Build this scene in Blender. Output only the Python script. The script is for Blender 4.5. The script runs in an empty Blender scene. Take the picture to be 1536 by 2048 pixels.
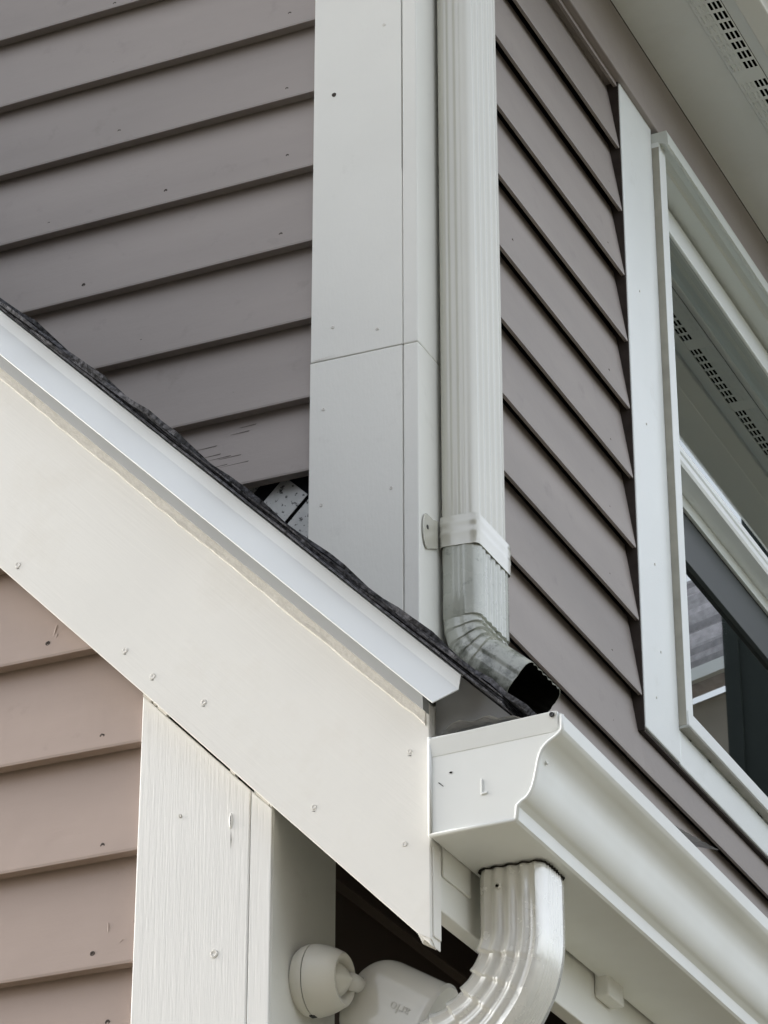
import bpy, math, random
from mathutils import Vector, Matrix, noise
SC = bpy.context.scene
COL = SC.collection
PI = math.pi
RND = random.Random(11)

# ------------------------------------------------------------------ camera
cam_d = bpy.data.cameras.new('camera'); cam = bpy.data.objects.new('camera', cam_d); COL.objects.link(cam)
cam_d.sensor_fit = 'VERTICAL'; cam_d.sensor_height = 36.0; cam_d.sensor_width = 27.0
cam_d.lens = 36.0 * 6280 / 2048
cam_d.clip_start = 0.05; cam_d.clip_end = 4000
cam.location = (1.4692, -3.3077, -2.1423)
cam.rotation_euler = (math.radians(90 + 27.67), 0, math.radians(24.67))
SC.camera = cam

# ------------------------------------------------------------------ sky, sun, exposure
SUN_EL, SUN_AZ = 24.0, -79.0          # veiled sun, far left of the house: azimuth measured from +Y towards +X
w = bpy.data.worlds.new('World'); SC.world = w; w.use_nodes = True
nt = w.node_tree; nt.nodes.clear()
sky = nt.nodes.new('ShaderNodeTexSky'); sky.sky_type = 'NISHITA'; sky.sun_disc = False
sky.sun_elevation = math.radians(SUN_EL); sky.sun_rotation = math.radians(SUN_AZ)
sky.air_density = 1.0; sky.dust_density = 5.0; sky.ozone_density = 1.0
hs = nt.nodes.new('ShaderNodeHueSaturation'); hs.inputs['Saturation'].default_value = 0.30
bg = nt.nodes.new('ShaderNodeBackground'); bg.inputs['Strength'].default_value = 0.13
wo = nt.nodes.new('ShaderNodeOutputWorld')
nt.links.new(sky.outputs[0], hs.inputs['Color']); nt.links.new(hs.outputs[0], bg.inputs['Color']); nt.links.new(bg.outputs[0], wo.inputs['Surface'])
sl = bpy.data.lights.new('sun', 'SUN'); sl.energy = 1.0; sl.angle = math.radians(40); sl.color = (1.0, 0.97, 0.93)
sun = bpy.data.objects.new('sun', sl); COL.objects.link(sun)
a, e = math.radians(SUN_AZ), math.radians(SUN_EL)
sv = Vector((math.sin(a) * math.cos(e), math.cos(a) * math.cos(e), math.sin(e)))
sun.rotation_euler = sv.to_track_quat('Z', 'Y').to_euler()
SC.view_settings.view_transform = 'Standard'; SC.view_settings.look = 'None'
SC.view_settings.gamma = 1.0; SC.view_settings.use_curve_mapping = False
SC.view_settings.exposure = 2.25
SC.cycles.use_denoising = True
SC.cycles.max_bounces = 8; SC.cycles.diffuse_bounces = 4; SC.cycles.glossy_bounces = 4; SC.cycles.transparent_max_bounces = 12

# ------------------------------------------------------------------ materials
MATS = {}
def N(t, k, x=0, y=0):
    n = t.nodes.new(k); n.location = (x, y); return n
def mat(name, col, rough=0.5, spec=0.5, metal=0.0, var=0.06, vscale=6.0, stretch=(1, 1, 1), bump=0.0, bscale=200.0, bstretch=(1, 1, 1),
        stain=None, stain_amt=0.0, stain_scale=9.0, stain_stretch=(1, 1, 1), stain_lo=0.55, stain_hi=0.7, obj_var=0.0, bump2=0.0, b2scale=40.0, b2stretch=(1, 1, 1), coat=0.0, rvar=0.0, rot=None, stain_run=None):
    if name in MATS: return MATS[name]
    m = bpy.data.materials.new(name); m.use_nodes = True; t = m.node_tree
    b = t.nodes['Principled BSDF']
    b.inputs['Roughness'].default_value = rough; b.inputs['Specular IOR Level'].default_value = spec; b.inputs['Metallic'].default_value = metal
    b.inputs['Coat Weight'].default_value = coat; b.inputs['Coat Roughness'].default_value = 0.08
    g = N(t, 'ShaderNodeNewGeometry', -1400)
    def tex(scale, st, detail=5, rough_=0.55):
        mp = N(t, 'ShaderNodeMapping', -1200); mp.inputs['Scale'].default_value = st
        if rot: mp.vector_type = 'TEXTURE'; mp.inputs['Scale'].default_value = tuple(1 / q for q in st); mp.inputs['Rotation'].default_value = rot
        n = N(t, 'ShaderNodeTexNoise', -1000); n.inputs['Scale'].default_value = scale; n.inputs['Detail'].default_value = detail; n.inputs['Roughness'].default_value = rough_
        t.links.new(g.outputs['Position'], mp.inputs['Vector']); t.links.new(mp.outputs[0], n.inputs['Vector']); return n
    n1 = tex(vscale, stretch)
    mr = N(t, 'ShaderNodeMapRange', -800); mr.inputs['From Min'].default_value = 0.3; mr.inputs['From Max'].default_value = 0.7
    mr.inputs['To Min'].default_value = 1 - var; mr.inputs['To Max'].default_value = 1 + var
    t.links.new(n1.outputs['Fac'], mr.inputs['Value'])
    fac = mr.outputs[0]
    if obj_var:
        oi = N(t, 'ShaderNodeObjectInfo', -1000, -300); m2 = N(t, 'ShaderNodeMapRange', -800, -300)
        m2.inputs['To Min'].default_value = 1 - obj_var; m2.inputs['To Max'].default_value = 1 + obj_var
        t.links.new(oi.outputs['Random'], m2.inputs['Value'])
        mu = N(t, 'ShaderNodeMath', -600, -200); mu.operation = 'MULTIPLY'; t.links.new(fac, mu.inputs[0]); t.links.new(m2.outputs[0], mu.inputs[1]); fac = mu.outputs[0]
    vm = N(t, 'ShaderNodeVectorMath', -500); vm.operation = 'SCALE'; vm.inputs[0].default_value = col
    t.links.new(fac, vm.inputs['Scale']); c = vm.outputs[0]
    if stain:
        n2 = tex(stain_scale, stain_stretch, 8, 0.65)
        r = N(t, 'ShaderNodeMapRange', -700, 300); r.inputs['From Min'].default_value = stain_lo; r.inputs['From Max'].default_value = stain_hi; r.inputs['To Max'].default_value = stain_amt
        t.links.new(n2.outputs['Fac'], r.inputs['Value'])
        if stain_run:                       # mildew that gathers towards the mouth of the pipe
            axis_, v0_, v1_, k_ = stain_run
            sx = N(t, 'ShaderNodeSeparateXYZ'); t.links.new(g.outputs['Position'], sx.inputs[0])
            rr_ = N(t, 'ShaderNodeMapRange'); rr_.inputs['From Min'].default_value = v0_; rr_.inputs['From Max'].default_value = v1_; rr_.inputs['To Min'].default_value = -.06; rr_.inputs['To Max'].default_value = k_
            ad = N(t, 'ShaderNodeMath'); ad.operation = 'ADD'
            t.links.new(sx.outputs[axis_], rr_.inputs['Value']); t.links.new(rr_.outputs[0], ad.inputs[0]); t.links.new(n2.outputs['Fac'], ad.inputs[1]); t.links.new(ad.outputs[0], r.inputs['Value'])
        mx = N(t, 'ShaderNodeMix', -300, 200); mx.data_type = 'RGBA'
        t.links.new(r.outputs[0], mx.inputs['Factor']); t.links.new(c, mx.inputs['A']); mx.inputs['B'].default_value = (*stain, 1); c = mx.outputs['Result']
    t.links.new(c, b.inputs['Base Color'])
    if rvar:
        n5 = tex(vscale * 2.3, stretch); r5 = N(t, 'ShaderNodeMapRange', -700, -500)
        r5.inputs['From Min'].default_value = 0.3; r5.inputs['From Max'].default_value = 0.7; r5.inputs['To Min'].default_value = rough - rvar; r5.inputs['To Max'].default_value = rough + rvar
        t.links.new(n5.outputs['Fac'], r5.inputs['Value']); t.links.new(r5.outputs[0], b.inputs['Roughness'])
    nrm = None
    for amt, sc_, st in ((bump, bscale, bstretch), (bump2, b2scale, b2stretch)):
        if amt:
            n3 = tex(sc_, st, 6, 0.6)
            bp = N(t, 'ShaderNodeBump', -300, -400); bp.inputs['Strength'].default_value = 1.0; bp.inputs['Distance'].default_value = amt
            t.links.new(n3.outputs['Fac'], bp.inputs['Height'])
            if nrm: t.links.new(nrm, bp.inputs['Normal'])
            nrm = bp.outputs[0]
    if nrm: t.links.new(nrm, b.inputs['Normal'])
    MATS[name] = m; return m

TAUPE = mat('taupe_paint', (0.335, 0.258, 0.218), rough=0.5, spec=0.4, var=0.09, vscale=3, stretch=(.5, .5, 2.5), bump=0.00014, bscale=300, bstretch=(0.1, 0.1, 1), bump2=0.0011, b2scale=14, obj_var=0.065,
            stain=(0.16, 0.13, 0.115), stain_amt=0.35, stain_scale=22, stain_lo=0.62, stain_hi=0.78)
TAUPE_G = mat('grey_taupe_paint', (0.303, 0.268, 0.249), rough=0.48, spec=0.4, var=0.10, vscale=3, stretch=(.5, .5, 2.5), bump=0.00014, bscale=300, bstretch=(0.1, 0.1, 1), bump2=0.0011, b2scale=14, obj_var=0.065,
              stain=(0.15, 0.13, 0.12), stain_amt=0.35, stain_scale=20, stain_lo=0.60, stain_hi=0.78)  # greyer taupe for the two upper walls
TAUPE_D = mat('shaded_taupe_paint', (0.07, 0.053, 0.046), rough=0.6, spec=0.3, var=0.05)  # taupe siding with the deep eave shade put into its colour
WHITE_W = mat('white_wood_paint', (0.80, 0.785, 0.742), rough=0.5, spec=0.4, var=0.025, vscale=7, bump=0.00022, bscale=330, bstretch=(0.04, 1, 1), rot=(0, math.radians(45), 0), bump2=0.0007, b2scale=7,
              stain=(0.62, 0.58, 0.50), stain_amt=0.4, stain_scale=7, stain_lo=0.55, stain_hi=0.8)
WHITE_V = mat('white_grained_paint', (0.80, 0.793, 0.765), rough=0.52, spec=0.4, var=0.02, vscale=6, bump=0.00042, bscale=420, bstretch=(1, 1, 0.045), bump2=0.0003, b2scale=60,
              b2stretch=(1, 1, 0.1), stain=(0.60, 0.57, 0.52), stain_amt=0.2, stain_scale=14, stain_lo=0.62, stain_hi=0.8)
WHITE_C = mat('white_corner_paint', (0.785, 0.785, 0.74), rough=0.45, spec=0.4, var=0.03, vscale=4, bump=0.0003, bscale=260, bstretch=(1, 1, 0.25), bump2=0.0006, b2scale=18,
              stain=(0.45, 0.44, 0.40), stain_amt=0.35, stain_scale=13, stain_lo=0.62, stain_hi=0.82)
METAL = mat('white_coated_aluminium', (0.765, 0.78, 0.76), rough=0.36, spec=0.55, var=0.03, vscale=8, bump=0.00028, bscale=9, rvar=0.06,
            stain=(0.62, 0.62, 0.55), stain_amt=0.35, stain_scale=5, stain_stretch=(1, 1, 0.4), stain_lo=0.45, stain_hi=0.95)
DRIP = mat('white_drip_metal', (0.76, 0.785, 0.79), rough=0.38, spec=0.5, var=0.015, vscale=5, bump=0.0003, bscale=9)
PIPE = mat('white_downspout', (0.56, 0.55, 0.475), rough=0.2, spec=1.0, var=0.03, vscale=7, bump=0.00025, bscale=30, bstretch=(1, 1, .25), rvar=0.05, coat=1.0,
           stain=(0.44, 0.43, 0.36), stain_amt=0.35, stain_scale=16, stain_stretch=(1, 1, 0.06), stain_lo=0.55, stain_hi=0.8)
ELBOW = mat('grimy_elbow_metal', (0.44, 0.455, 0.40), rough=0.3, spec=0.55, var=0.1, vscale=16, bump=0.0006, bscale=34, rvar=0.08, coat=0.9,
            stain=(0.09, 0.10, 0.075), stain_amt=0.92, stain_scale=38, stain_lo=0.53, stain_hi=0.68, stain_run=('Z', -.36, -.50, .13))
ELBOW2 = mat('clean_elbow_metal', (0.80, 0.795, 0.755), rough=0.24, metal=0.15, spec=0.9, var=0.04, vscale=18, bump=0.0006, bscale=42, rvar=0.07, coat=1.0,
             stain=(0.5, 0.46, 0.36), stain_amt=0.15, stain_scale=22, stain_lo=0.6, stain_hi=0.8)
SHING = mat('asphalt_shingle', (0.07, 0.07, 0.077), rough=0.9, spec=0.25, var=0.9, vscale=150, bump=0.004, bscale=200, obj_var=0.25)
DECK = mat('dark_deck_wood', (0.010, 0.008, 0.007), rough=0.9, spec=0.1, var=0.3, vscale=20)  # one near-black tone for the roof deck
FELT = mat('dark_building_felt', (0.012, 0.013, 0.018), rough=0.85, spec=0.2, var=0.4, vscale=30, bump=0.002, bscale=60)
FLASH = mat('speckled_flashing_metal', (0.44, 0.45, 0.44), rough=0.42, spec=0.5, metal=0.2, var=0.12, vscale=40, bump=0.0006, bscale=90,
            stain=(0.03, 0.03, 0.03), stain_amt=0.95, stain_scale=120, stain_lo=0.57, stain_hi=0.61)
HEM_SHADE = mat('grey_hem_shade', (0.40, 0.41, 0.41), rough=0.5, spec=0.4, var=0.05, vscale=12)
GREYM = mat('grey_apron_metal', (0.27, 0.275, 0.28), rough=0.45, spec=0.4, var=0.06, vscale=25, bump=0.0003, bscale=60)
CAULK = mat('white_caulk', (0.75, 0.72, 0.66), rough=0.6, spec=0.3, var=0.06, vscale=90, bump=0.0012, bscale=260)
DBROWN = mat('dark_brown', (0.045, 0.036, 0.032), rough=0.7, spec=0.2, var=0.2, vscale=40)
PIPE_SHADE = mat('shaded_pipe_inside', (0.012, 0.012, 0.010), rough=0.8, spec=0.1, var=0.4, vscale=40)  # shade of the deep pipe mouth put into the inner wall colour
NAILM = mat('rusty_nail', (0.055, 0.042, 0.035), rough=0.75, spec=0.3, var=0.5, vscale=300)
NAILW = mat('painted_nail', (0.73, 0.71, 0.665), rough=0.5, spec=0.4, var=0.2, vscale=300, bump=0.001, bscale=700)
SPLIT = mat('weathered_split', (0.15, 0.13, 0.118), rough=0.8, spec=0.2, var=0.4, vscale=200)
GAPM = mat('dark_gap', (0.02, 0.018, 0.015), rough=0.9, spec=0.1, var=0.3, vscale=80)
WINW = mat('white_window_paint', (0.80, 0.83, 0.82), rough=0.3, spec=0.8, var=0.02, vscale=8, bump=0.0003, bscale=200,
           stain=(0.50, 0.49, 0.43), stain_amt=0.3, stain_scale=15, stain_lo=0.6, stain_hi=0.8)
WINV = mat('white_vinyl', (0.64, 0.67, 0.64), rough=0.35, spec=0.5, var=0.02, vscale=8)
DARKG = mat('shaded_green_rail', (0.018, 0.024, 0.023), rough=0.4, spec=0.4, var=0.08)  # deep shade on the recessed lower sash put into this colour
SOFF = mat('white_soffit_vinyl', (0.76, 0.785, 0.77), rough=0.5, spec=0.35, var=0.03, vscale=6, bump=0.0004, bscale=30,
           stain=(0.6, 0.59, 0.54), stain_amt=0.3, stain_scale=7, stain_lo=0.55, stain_hi=0.8)
BLACKV = mat('vent_cavity', (0.004, 0.004, 0.005), rough=0.9, spec=0.0, var=0.1)
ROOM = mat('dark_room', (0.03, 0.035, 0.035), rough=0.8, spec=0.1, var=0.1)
PLAST = mat('white_plastic', (0.70, 0.685, 0.62), rough=0.34, spec=0.45, var=0.02, vscale=12)
PLASTG = mat('glossy_white_plastic', (0.71, 0.70, 0.66), rough=0.10, spec=0.5, var=0.01, vscale=12)
PRINT = mat('grey_print', (0.17, 0.17, 0.16), rough=0.5, spec=0.3, var=0.1)
PRINTF = mat('faint_grey_print', (0.62, 0.612, 0.575), rough=0.3, spec=0.3, var=0.1)
BLACKP = mat('black_plastic', (0.01, 0.01, 0.01), rough=0.5, var=0.1)

def glass_mat():
    m = bpy.data.materials.new('window_glass'); m.use_nodes = True; t = m.node_tree; t.nodes.clear()
    o = N(t, 'ShaderNodeOutputMaterial'); mx = N(t, 'ShaderNodeMixShader'); tr = N(t, 'ShaderNodeBsdfTransparent'); gl = N(t, 'ShaderNodeBsdfGlossy')
    tr.inputs['Color'].default_value = (0.80, 0.86, 0.84, 1); gl.inputs['Roughness'].default_value = 0.012; gl.inputs['Color'].default_value = (0.93, 0.97, 0.96, 1)
    f = N(t, 'ShaderNodeFresnel'); f.inputs['IOR'].default_value = 1.52
    ml = N(t, 'ShaderNodeMath'); ml.operation = 'MULTIPLY'; ml.inputs[1].default_value = 2.1; ml.use_clamp = True
    g = N(t, 'ShaderNodeNewGeometry'); n = N(t, 'ShaderNodeTexNoise'); n.inputs['Scale'].default_value = 6.0; n.inputs['Detail'].default_value = 1
    bp = N(t, 'ShaderNodeBump'); bp.inputs['Distance'].default_value = 0.000008
    t.links.new(g.outputs['Position'], n.inputs['Vector']); t.links.new(n.outputs['Fac'], bp.inputs['Height']); t.links.new(bp.outputs[0], gl.inputs['Normal'])
    t.links.new(f.outputs[0], ml.inputs[0]); t.links.new(ml.outputs[0], mx.inputs[0]); t.links.new(tr.outputs[0], mx.inputs[1]); t.links.new(gl.outputs[0], mx.inputs[2])
    t.links.new(mx.outputs[0], o.inputs['Surface']); return m
GLASS = glass_mat()
def film_mat():
    m = bpy.data.materials.new('crinkled_mesh_film'); m.use_nodes = True; t = m.node_tree; t.nodes.clear()
    o = N(t, 'ShaderNodeOutputMaterial'); mx = N(t, 'ShaderNodeMixShader'); tr = N(t, 'ShaderNodeBsdfTransparent'); p = N(t, 'ShaderNodeBsdfPrincipled')
    tr.inputs['Color'].default_value = (0.9, 0.9, 0.9, 1); p.inputs['Base Color'].default_value = (0.60, 0.58, 0.55, 1); p.inputs['Roughness'].default_value = 0.25
    mx.inputs[0].default_value = 0.8
    t.links.new(tr.outputs[0], mx.inputs[1]); t.links.new(p.outputs[0], mx.inputs[2]); t.links.new(mx.outputs[0], o.inputs['Surface']); return m
FILM = film_mat()

# ------------------------------------------------------------------ helpers
def obj(name, verts, faces, m, parent=None, smooth=False, bevel=0.0, seg=2):
    me = bpy.data.meshes.new(name); me.from_pydata([tuple(v) for v in verts], [], faces); me.update()
    import bmesh
    bm = bmesh.new(); bm.from_mesh(me); bmesh.ops.recalc_face_normals(bm, faces=bm.faces); bm.to_mesh(me); bm.free()
    if smooth:
        for p in me.polygons: p.use_smooth = True
    me.materials.append(m)
    o = bpy.data.objects.new(name, me); COL.objects.link(o)
    if parent: o.parent = parent
    if bevel:
        b = o.modifiers.new('bevel', 'BEVEL'); b.width = bevel; b.segments = seg; b.limit_method = 'ANGLE'; b.angle_limit = math.radians(35); b.harden_normals = False
    return o
def thing(name, label, cat, loc=(0, 0, 0), group=None):
    o = bpy.data.objects.new(name, None); COL.objects.link(o); o.empty_display_size = 0.05
    o['label'] = label; o['category'] = cat
    if group: o['group'] = group
    o.location = (0, 0, 0)
    return o
def tag(o, label, cat, group=None):
    o['label'] = label; o['category'] = cat
    if group: o['group'] = group
    return o
def box(name, x0, x1, y0, y1, z0, z1, m, parent=None, bevel=0.0015):
    v = [(x, y, z) for x in (x0, x1) for y in (y0, y1) for z in (z0, z1)]
    f = [(0, 1, 3, 2), (4, 6, 7, 5), (0, 4, 5, 1), (2, 3, 7, 6), (0, 2, 6, 4), (1, 5, 7, 3)]
    return obj(name, v, f, m, parent, bevel=bevel)
def loft(rings, closed=True, cap=True):
    n = len(rings[0]); v = [p for r in rings for p in r]; f = []
    for i in range(len(rings) - 1):
        for j in range(n if closed else n - 1):
            k = (j + 1) % n
            f.append((i * n + j, i * n + k, (i + 1) * n + k, (i + 1) * n + j))
    if cap and closed:
        f.append(tuple(range(n - 1, -1, -1))); f.append(tuple((len(rings) - 1) * n + j for j in range(n)))
    return v, f
def prism(name, poly, fmap, a, b, m, parent=None, bevel=0.0, smooth=False, n=1, cap=True):
    """poly: 2-D outline; fmap(u, v, t) -> point; a..b along t (may be functions of (u, v))"""
    fa = a if callable(a) else (lambda u, v: a); fb = b if callable(b) else (lambda u, v: b)
    rings = []
    for i in range(n + 1):
        s = i / n
        rings.append([fmap(u, v, fa(u, v) * (1 - s) + fb(u, v) * s) for u, v in poly])
    v, f = loft(rings, True, cap)
    return obj(name, v, f, m, parent, bevel=bevel, smooth=smooth)
def wob(p, s, amp):
    return noise.noise(Vector(p) * s) * amp

E_ = 0.1257            # exposed height of one clapboard
def clapboard(fm, a, b, z0, m, parent, top=None, name='clapboard', seed=0.0, butt=0.0150):
    """fm(d, t, z): d = depth behind the wall face, t = along. Wedge board, butt at the bottom."""
    L = b - a; n = max(2, int(L / 0.12)); rings = []
    H = E_ + 0.012 if top is None else top - z0
    for i in range(n + 1):
        t = a + L * i / n
        w1 = wob((t, z0, seed), 2.3, 0.0016); w2 = wob((t, z0, seed + 5), 3.1, 0.0010); w3 = wob((t, z0, seed + 9), 9.0, 0.0006)
        k = 0.0175 / E_
        rings.append([fm(0.0 + w2, t, z0 + w1 + w3), fm(0.0 + w2 - 0.0003, t, z0 + 0.003 + w1 + w3), fm(H * k, t, z0 + H), fm(H * k + 0.004, t, z0 + H), fm(butt + w2, t, z0 + w1 + w3), fm(butt - .0002 + w2, t, z0 + w1 + .001)])
    v, f = loft(rings)
    return obj(name, v, f, m, parent, bevel=0.0008, seg=1)
def nail(pos, nrm, r, m, parent, proud=0.0006, name='nail'):
    nrm = Vector(nrm).normalized(); q = nrm.to_track_quat('Z', 'Y'); rings = []
    for rr, h in ((r, -0.001), (r, proud * .6), (r * .7, proud), (r * .35, proud * .5)):
        rings.append([Vector(pos) + q @ Vector((rr * math.cos(2 * PI * k / 10) * RND.uniform(.85, 1.1), rr * math.sin(2 * PI * k / 10) * RND.uniform(.85, 1.1), h)) for k in range(10)])
    v, f = loft(rings); return obj(name, v, f, m, parent, smooth=False)

# ------------------------------------------------------------------ ground
gm = bpy.data.materials.new('ground'); gm.use_nodes = True
GRD = mat('pale_ground', (0.14, 0.13, 0.105), rough=0.95, spec=0.1, var=0.3, vscale=0.6, stain=(0.07, 0.085, 0.035), stain_amt=0.7, stain_scale=0.25, stain_lo=0.52, stain_hi=0.58)
g = obj('ground', [(-900, -900, -3.8), (900, -900, -3.8), (900, 900, -3.8), (-900, 900, -3.8)], [(0, 1, 2, 3)], GRD); g['kind'] = 'structure'

# ------------------------------------------------------------------ upper front wall (faces the viewer's left)
ZC = 0.0937                                        # a course line shared by both upper walls
uf = thing('house_wall', 'taupe clapboard upper wall left of the tall white corner board', 'wall')
fmA = lambda d, t, z: (t, 0.003 + d, z)
box('sheathing', -3.2, -0.02, 0.030, 0.05, -0.6, 1.15, FELT, uf, 0)
v = [(-3.2, .031, 1.15), (-.02, .031, 1.15), (-1.75, .031, 2.95)]; obj('sheathing', v, [(0, 1, 2)], FELT, uf)
boards = {}
for n_ in range(-1, 22):
    z0 = ZC + E_ * n_
    xr = -0.161; xl = -3.2
    if z0 > 1.0: xr = min(xr, 1.1 - z0)
    if z0 > 1.0: xl = max(xl, -3.5 - (1.1 - z0))
    xl = max(xl, -0.456 - z0 - 1.2)
    if xr - xl < 0.1: continue
    boards[n_] = clapboard(fmA, xl, xr, z0, TAUPE_G, uf, seed=n_ * .7)
boards[-2] = clapboard(fmA, -0.75, -0.161, ZC - 2 * E_ + 0.014, TAUPE_G, uf, top=ZC - E_ + .012, seed=-3)
for x, z in ((-.496, .622), (-.481, .495), (-.399, .368), (-.592, .364), (-.204, .622), (-.206, .489), (-.212, .243), (-.528, .242), (-.43, .125), (-.281, .004), (-.498, .73), (-.204, .374)):
    k = int(math.floor((z - ZC) / E_)); d = (z - (ZC + k * E_)) * 0.0175 / E_
    nail((x, 0.003 + d, z), (0, -1, -0.05), RND.uniform(.0026, .0036), NAILM, boards[k])
# chipped, splintered paint low on the wall, next to the roof
for i in range(9):
    x = -0.34 + RND.uniform(-.07, .09); z = -0.075 + RND.uniform(-.045, .04); L = RND.uniform(.012, .05)
    d = (z - (ZC - 2 * E_ + .014)) * 0.0175 / E_ if z < ZC - E_ else (z - (ZC - E_)) * 0.0175 / E_
    obj('paint_split', [(x, .0022 + d, z), (x + L, .0022 + d, z + .001), (x + L * .95, .0022 + d, z - RND.uniform(.0004, .0009)), (x + .004, .0022 + d, z - .0005)], [(0, 1, 2, 3)], SPLIT, boards[-2 if z < ZC - E_ else -1])

# step flashing leaves where the lower roof runs up against that wall
sf = thing('step_flashing', 'speckled grey metal step flashing in the dark gap beside the corner board', 'flashing')
def leaf(x, s_top, s_bot, wdt, dy):
    # leaf parallel to the 45 degree roof: x along, s = x + z
    c = []
    for (u, s) in ((0, s_top), (wdt, s_top), (wdt, s_bot), (0, s_bot)):
        xx = x + u * .7071 + (s - s_top) * .5; zz = s - xx
        c.append((xx, zz))
    vv = [(a_, .0245 + dy, b_) for a_, b_ in c] + [(a_, .0258 + dy, b_) for a_, b_ in c]
    return obj('flashing_leaf', vv, [(0, 1, 2, 3), (4, 5, 6, 7), (0, 1, 5, 4), (1, 2, 6, 5), (2, 3, 7, 6), (3, 0, 4, 7)], FLASH, sf)
leaf(-0.1655, -.336, -.47, .075, -.002)
leaf(-0.2085, -.342, -.47, .0490, .0)
leaf(-0.2660, -.347, -.47, .0530, .002)

# ------------------------------------------------------------------ upper corner board
cb = thing('corner_board', 'tall white corner board between the two upper taupe walls', 'trim board')
mp = lambda u, v_, t: (u, t, v_)
prism('face_board', [(-.160, .0185), (-.0228, .0155), (-.0226, 2.0), (-.160, 2.0)], mp, 0.0, 0.021, WHITE_C, cb, bevel=.0012)
lo = prism('face_board', [(-.1612, -.62), (-.0232, -.62), (-.0232, .0150), (-.1612, .0180)], mp, 0.0005, 0.0215, WHITE_C, cb, bevel=.0015)
prism('edge_board', [(-.0222, .0148), (0.0, .0142), (0.0, 2.0), (-.0222, 2.0)], mp, 0.0002, 0.14, WHITE_C, cb, bevel=.002)
prism('edge_board', [(-.0222, -.62), (0.0, -.62), (0.0, .0139), (-.0222, .0145)], mp, 0.0003, 0.14, WHITE_C, cb, bevel=.002)
for x, z in ((-.128, .452), (-.127, .067), (-.06, .048), (-.14, -.058), (-.142, -.203), (-.05, .55), (-.04, -.20)):
    nail((x, 0.0 if z > .016 else .0005, z), (0, -1, 0), .0026 if z != .452 else .0035, NAILW if z != .452 else NAILM, lo, .0009)
# crack filler at the scarf joint, and split grain
obj('paint_split', [(-.158, -.0006, .0195), (-.12, -.0006, .0225), (-.145, -.0006, .0218)], [(0, 1, 2)], NAILW, cb)
obj('paint_split', [(-.0231, -.0005, .62), (-.0226, -.0005, .62), (-.0224, -.0005, .29), (-.0229, -.0005, .30)], [(0, 1, 2, 3)], GAPM, cb)

# ------------------------------------------------------------------ upper side wall with the window
us = thing('house_wall', 'taupe clapboard upper wall around the white window right of the downspout', 'wall')
fmB = lambda d, t, z: (-0.003 - d, t, z)
YW0, YW1 = 0.848, 3.40
box('sheathing', -0.05, -0.030, 0.02, YW0 + .1, -0.6, 1.2, FELT, us, 0)
box('sheathing', -0.05, -0.030, YW0 + .1, 5.4, -0.6, -.10, FELT, us, 0)
box('sheathing', -0.05, -0.030, YW0 + .1, 5.4, .99, 1.2, FELT, us, 0)
box('sheathing', -0.05, -0.030, YW1 - .03, 5.4, -.10, .99, FELT, us, 0)
bb = {}
for n_ in range(-4, 8):
    z0 = ZC + E_ * n_
    if n_ >= -2:
        bb[n_] = clapboard(fmB, .141, YW0 - .0005, z0, TAUPE_G, us, butt=.0055, seed=20 + n_)
        clapboard(fmB, YW1 + .003, 5.4, z0, TAUPE_G, us, butt=.0055, seed=60 + n_)
    elif n_ == -3:
        bb[n_] = clapboard(fmB, .141, YW0, z0, TAUPE_G, us, butt=.0055, seed=20 + n_)
        clapboard(fmB, YW0, 5.4, z0, TAUPE_G, us, butt=.0055, top=-.2165, seed=20 + n_)
    else:
        bb[n_] = clapboard(fmB, .141, 5.4, z0, TAUPE_G, us, butt=.0055, seed=20 + n_)
for y, z in ((.798, .753), (.779, .622), (.775, .496), (.763, .374), (.756, .244), (.74, .117), (.731, -.003), (.727, -.133), (.725, -.249), (.371, .392)):
    k = int(math.floor((z - ZC) / E_)); d = (z - (ZC + k * E_)) * 0.0175 / E_
    nail((-.003 - d, y, z), (1, 0, -.05), RND.uniform(.0028, .0036), NAILM, bb[k])
box('frieze_board', -.028, .010, .02, 5.4, .983, 1.1165, TAUPE_G, us, .002)
box('dark_bead', -.028, -.0012, YW0 - .0042, YW0 - .0008, -.2165, .99, DBROWN, us, .0005)  # dark brown strips along the casing's side and bottom edges
box('dark_bead', -.028, -.0035, YW0 - .004, YW1, -.2165, -.2135, DBROWN, us, .0005)

# ------------------------------------------------------------------ window
wn = thing('window', 'white framed double hung window with dark glass in the upper wall', 'window')
box('casing', -.028, 0.0005, YW0, 1.003, -.211, .995, WINW, wn, .0025)
box('casing', -.028, 0.0000, 1.0036, YW1 - .15, -.213, -.1515, WINW, wn, .0025)
box('casing', -.028, 0.0003, YW1 - .1494, YW1, -.211, .995, WINW, wn, .0025)
for x, y, z in ((.001, .905, .60), (.001, .91, .35), (.001, .92, .10), (.001, .93, -.05), (.001, .90, -.14)):
    nail((x, y, z), (1, 0, 0), .0022, NAILW, wn, .0006)
fr = box('stile', -.06, .0140, 1.0034, 1.0350, -.1465, .957, WINW, wn, .002)
box('stile', -.06, .0140, YW1 - .182, YW1 - .150, -.1465, .957, WINW, wn, .002)
FRAME_SHADE = mat('beige_frame_shade', (0.40, 0.385, 0.33), rough=0.6, spec=0.3, var=0.12, vscale=25)  # beige strips paint in the shade beside the stile and under the sill
box('shade_strip', .0002, .0128, 1.0026, 1.0033, -.1465, .945, FRAME_SHADE, wn, 0)
box('shade_strip', .0006, .0150, 1.006, YW1 - .153, -.1512, -.1506, FRAME_SHADE, wn, 0)
# projecting sill with slightly sloping top
prism('sill', [(-.10, -.100), (.0165, -.122), (.0165, -.1475), (.002, -.1505), (-.10, -.1505)], lambda u, v_, t: (u, t, v_), 1.0045, YW1 - .151, WINW, wn, bevel=.002)
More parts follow.
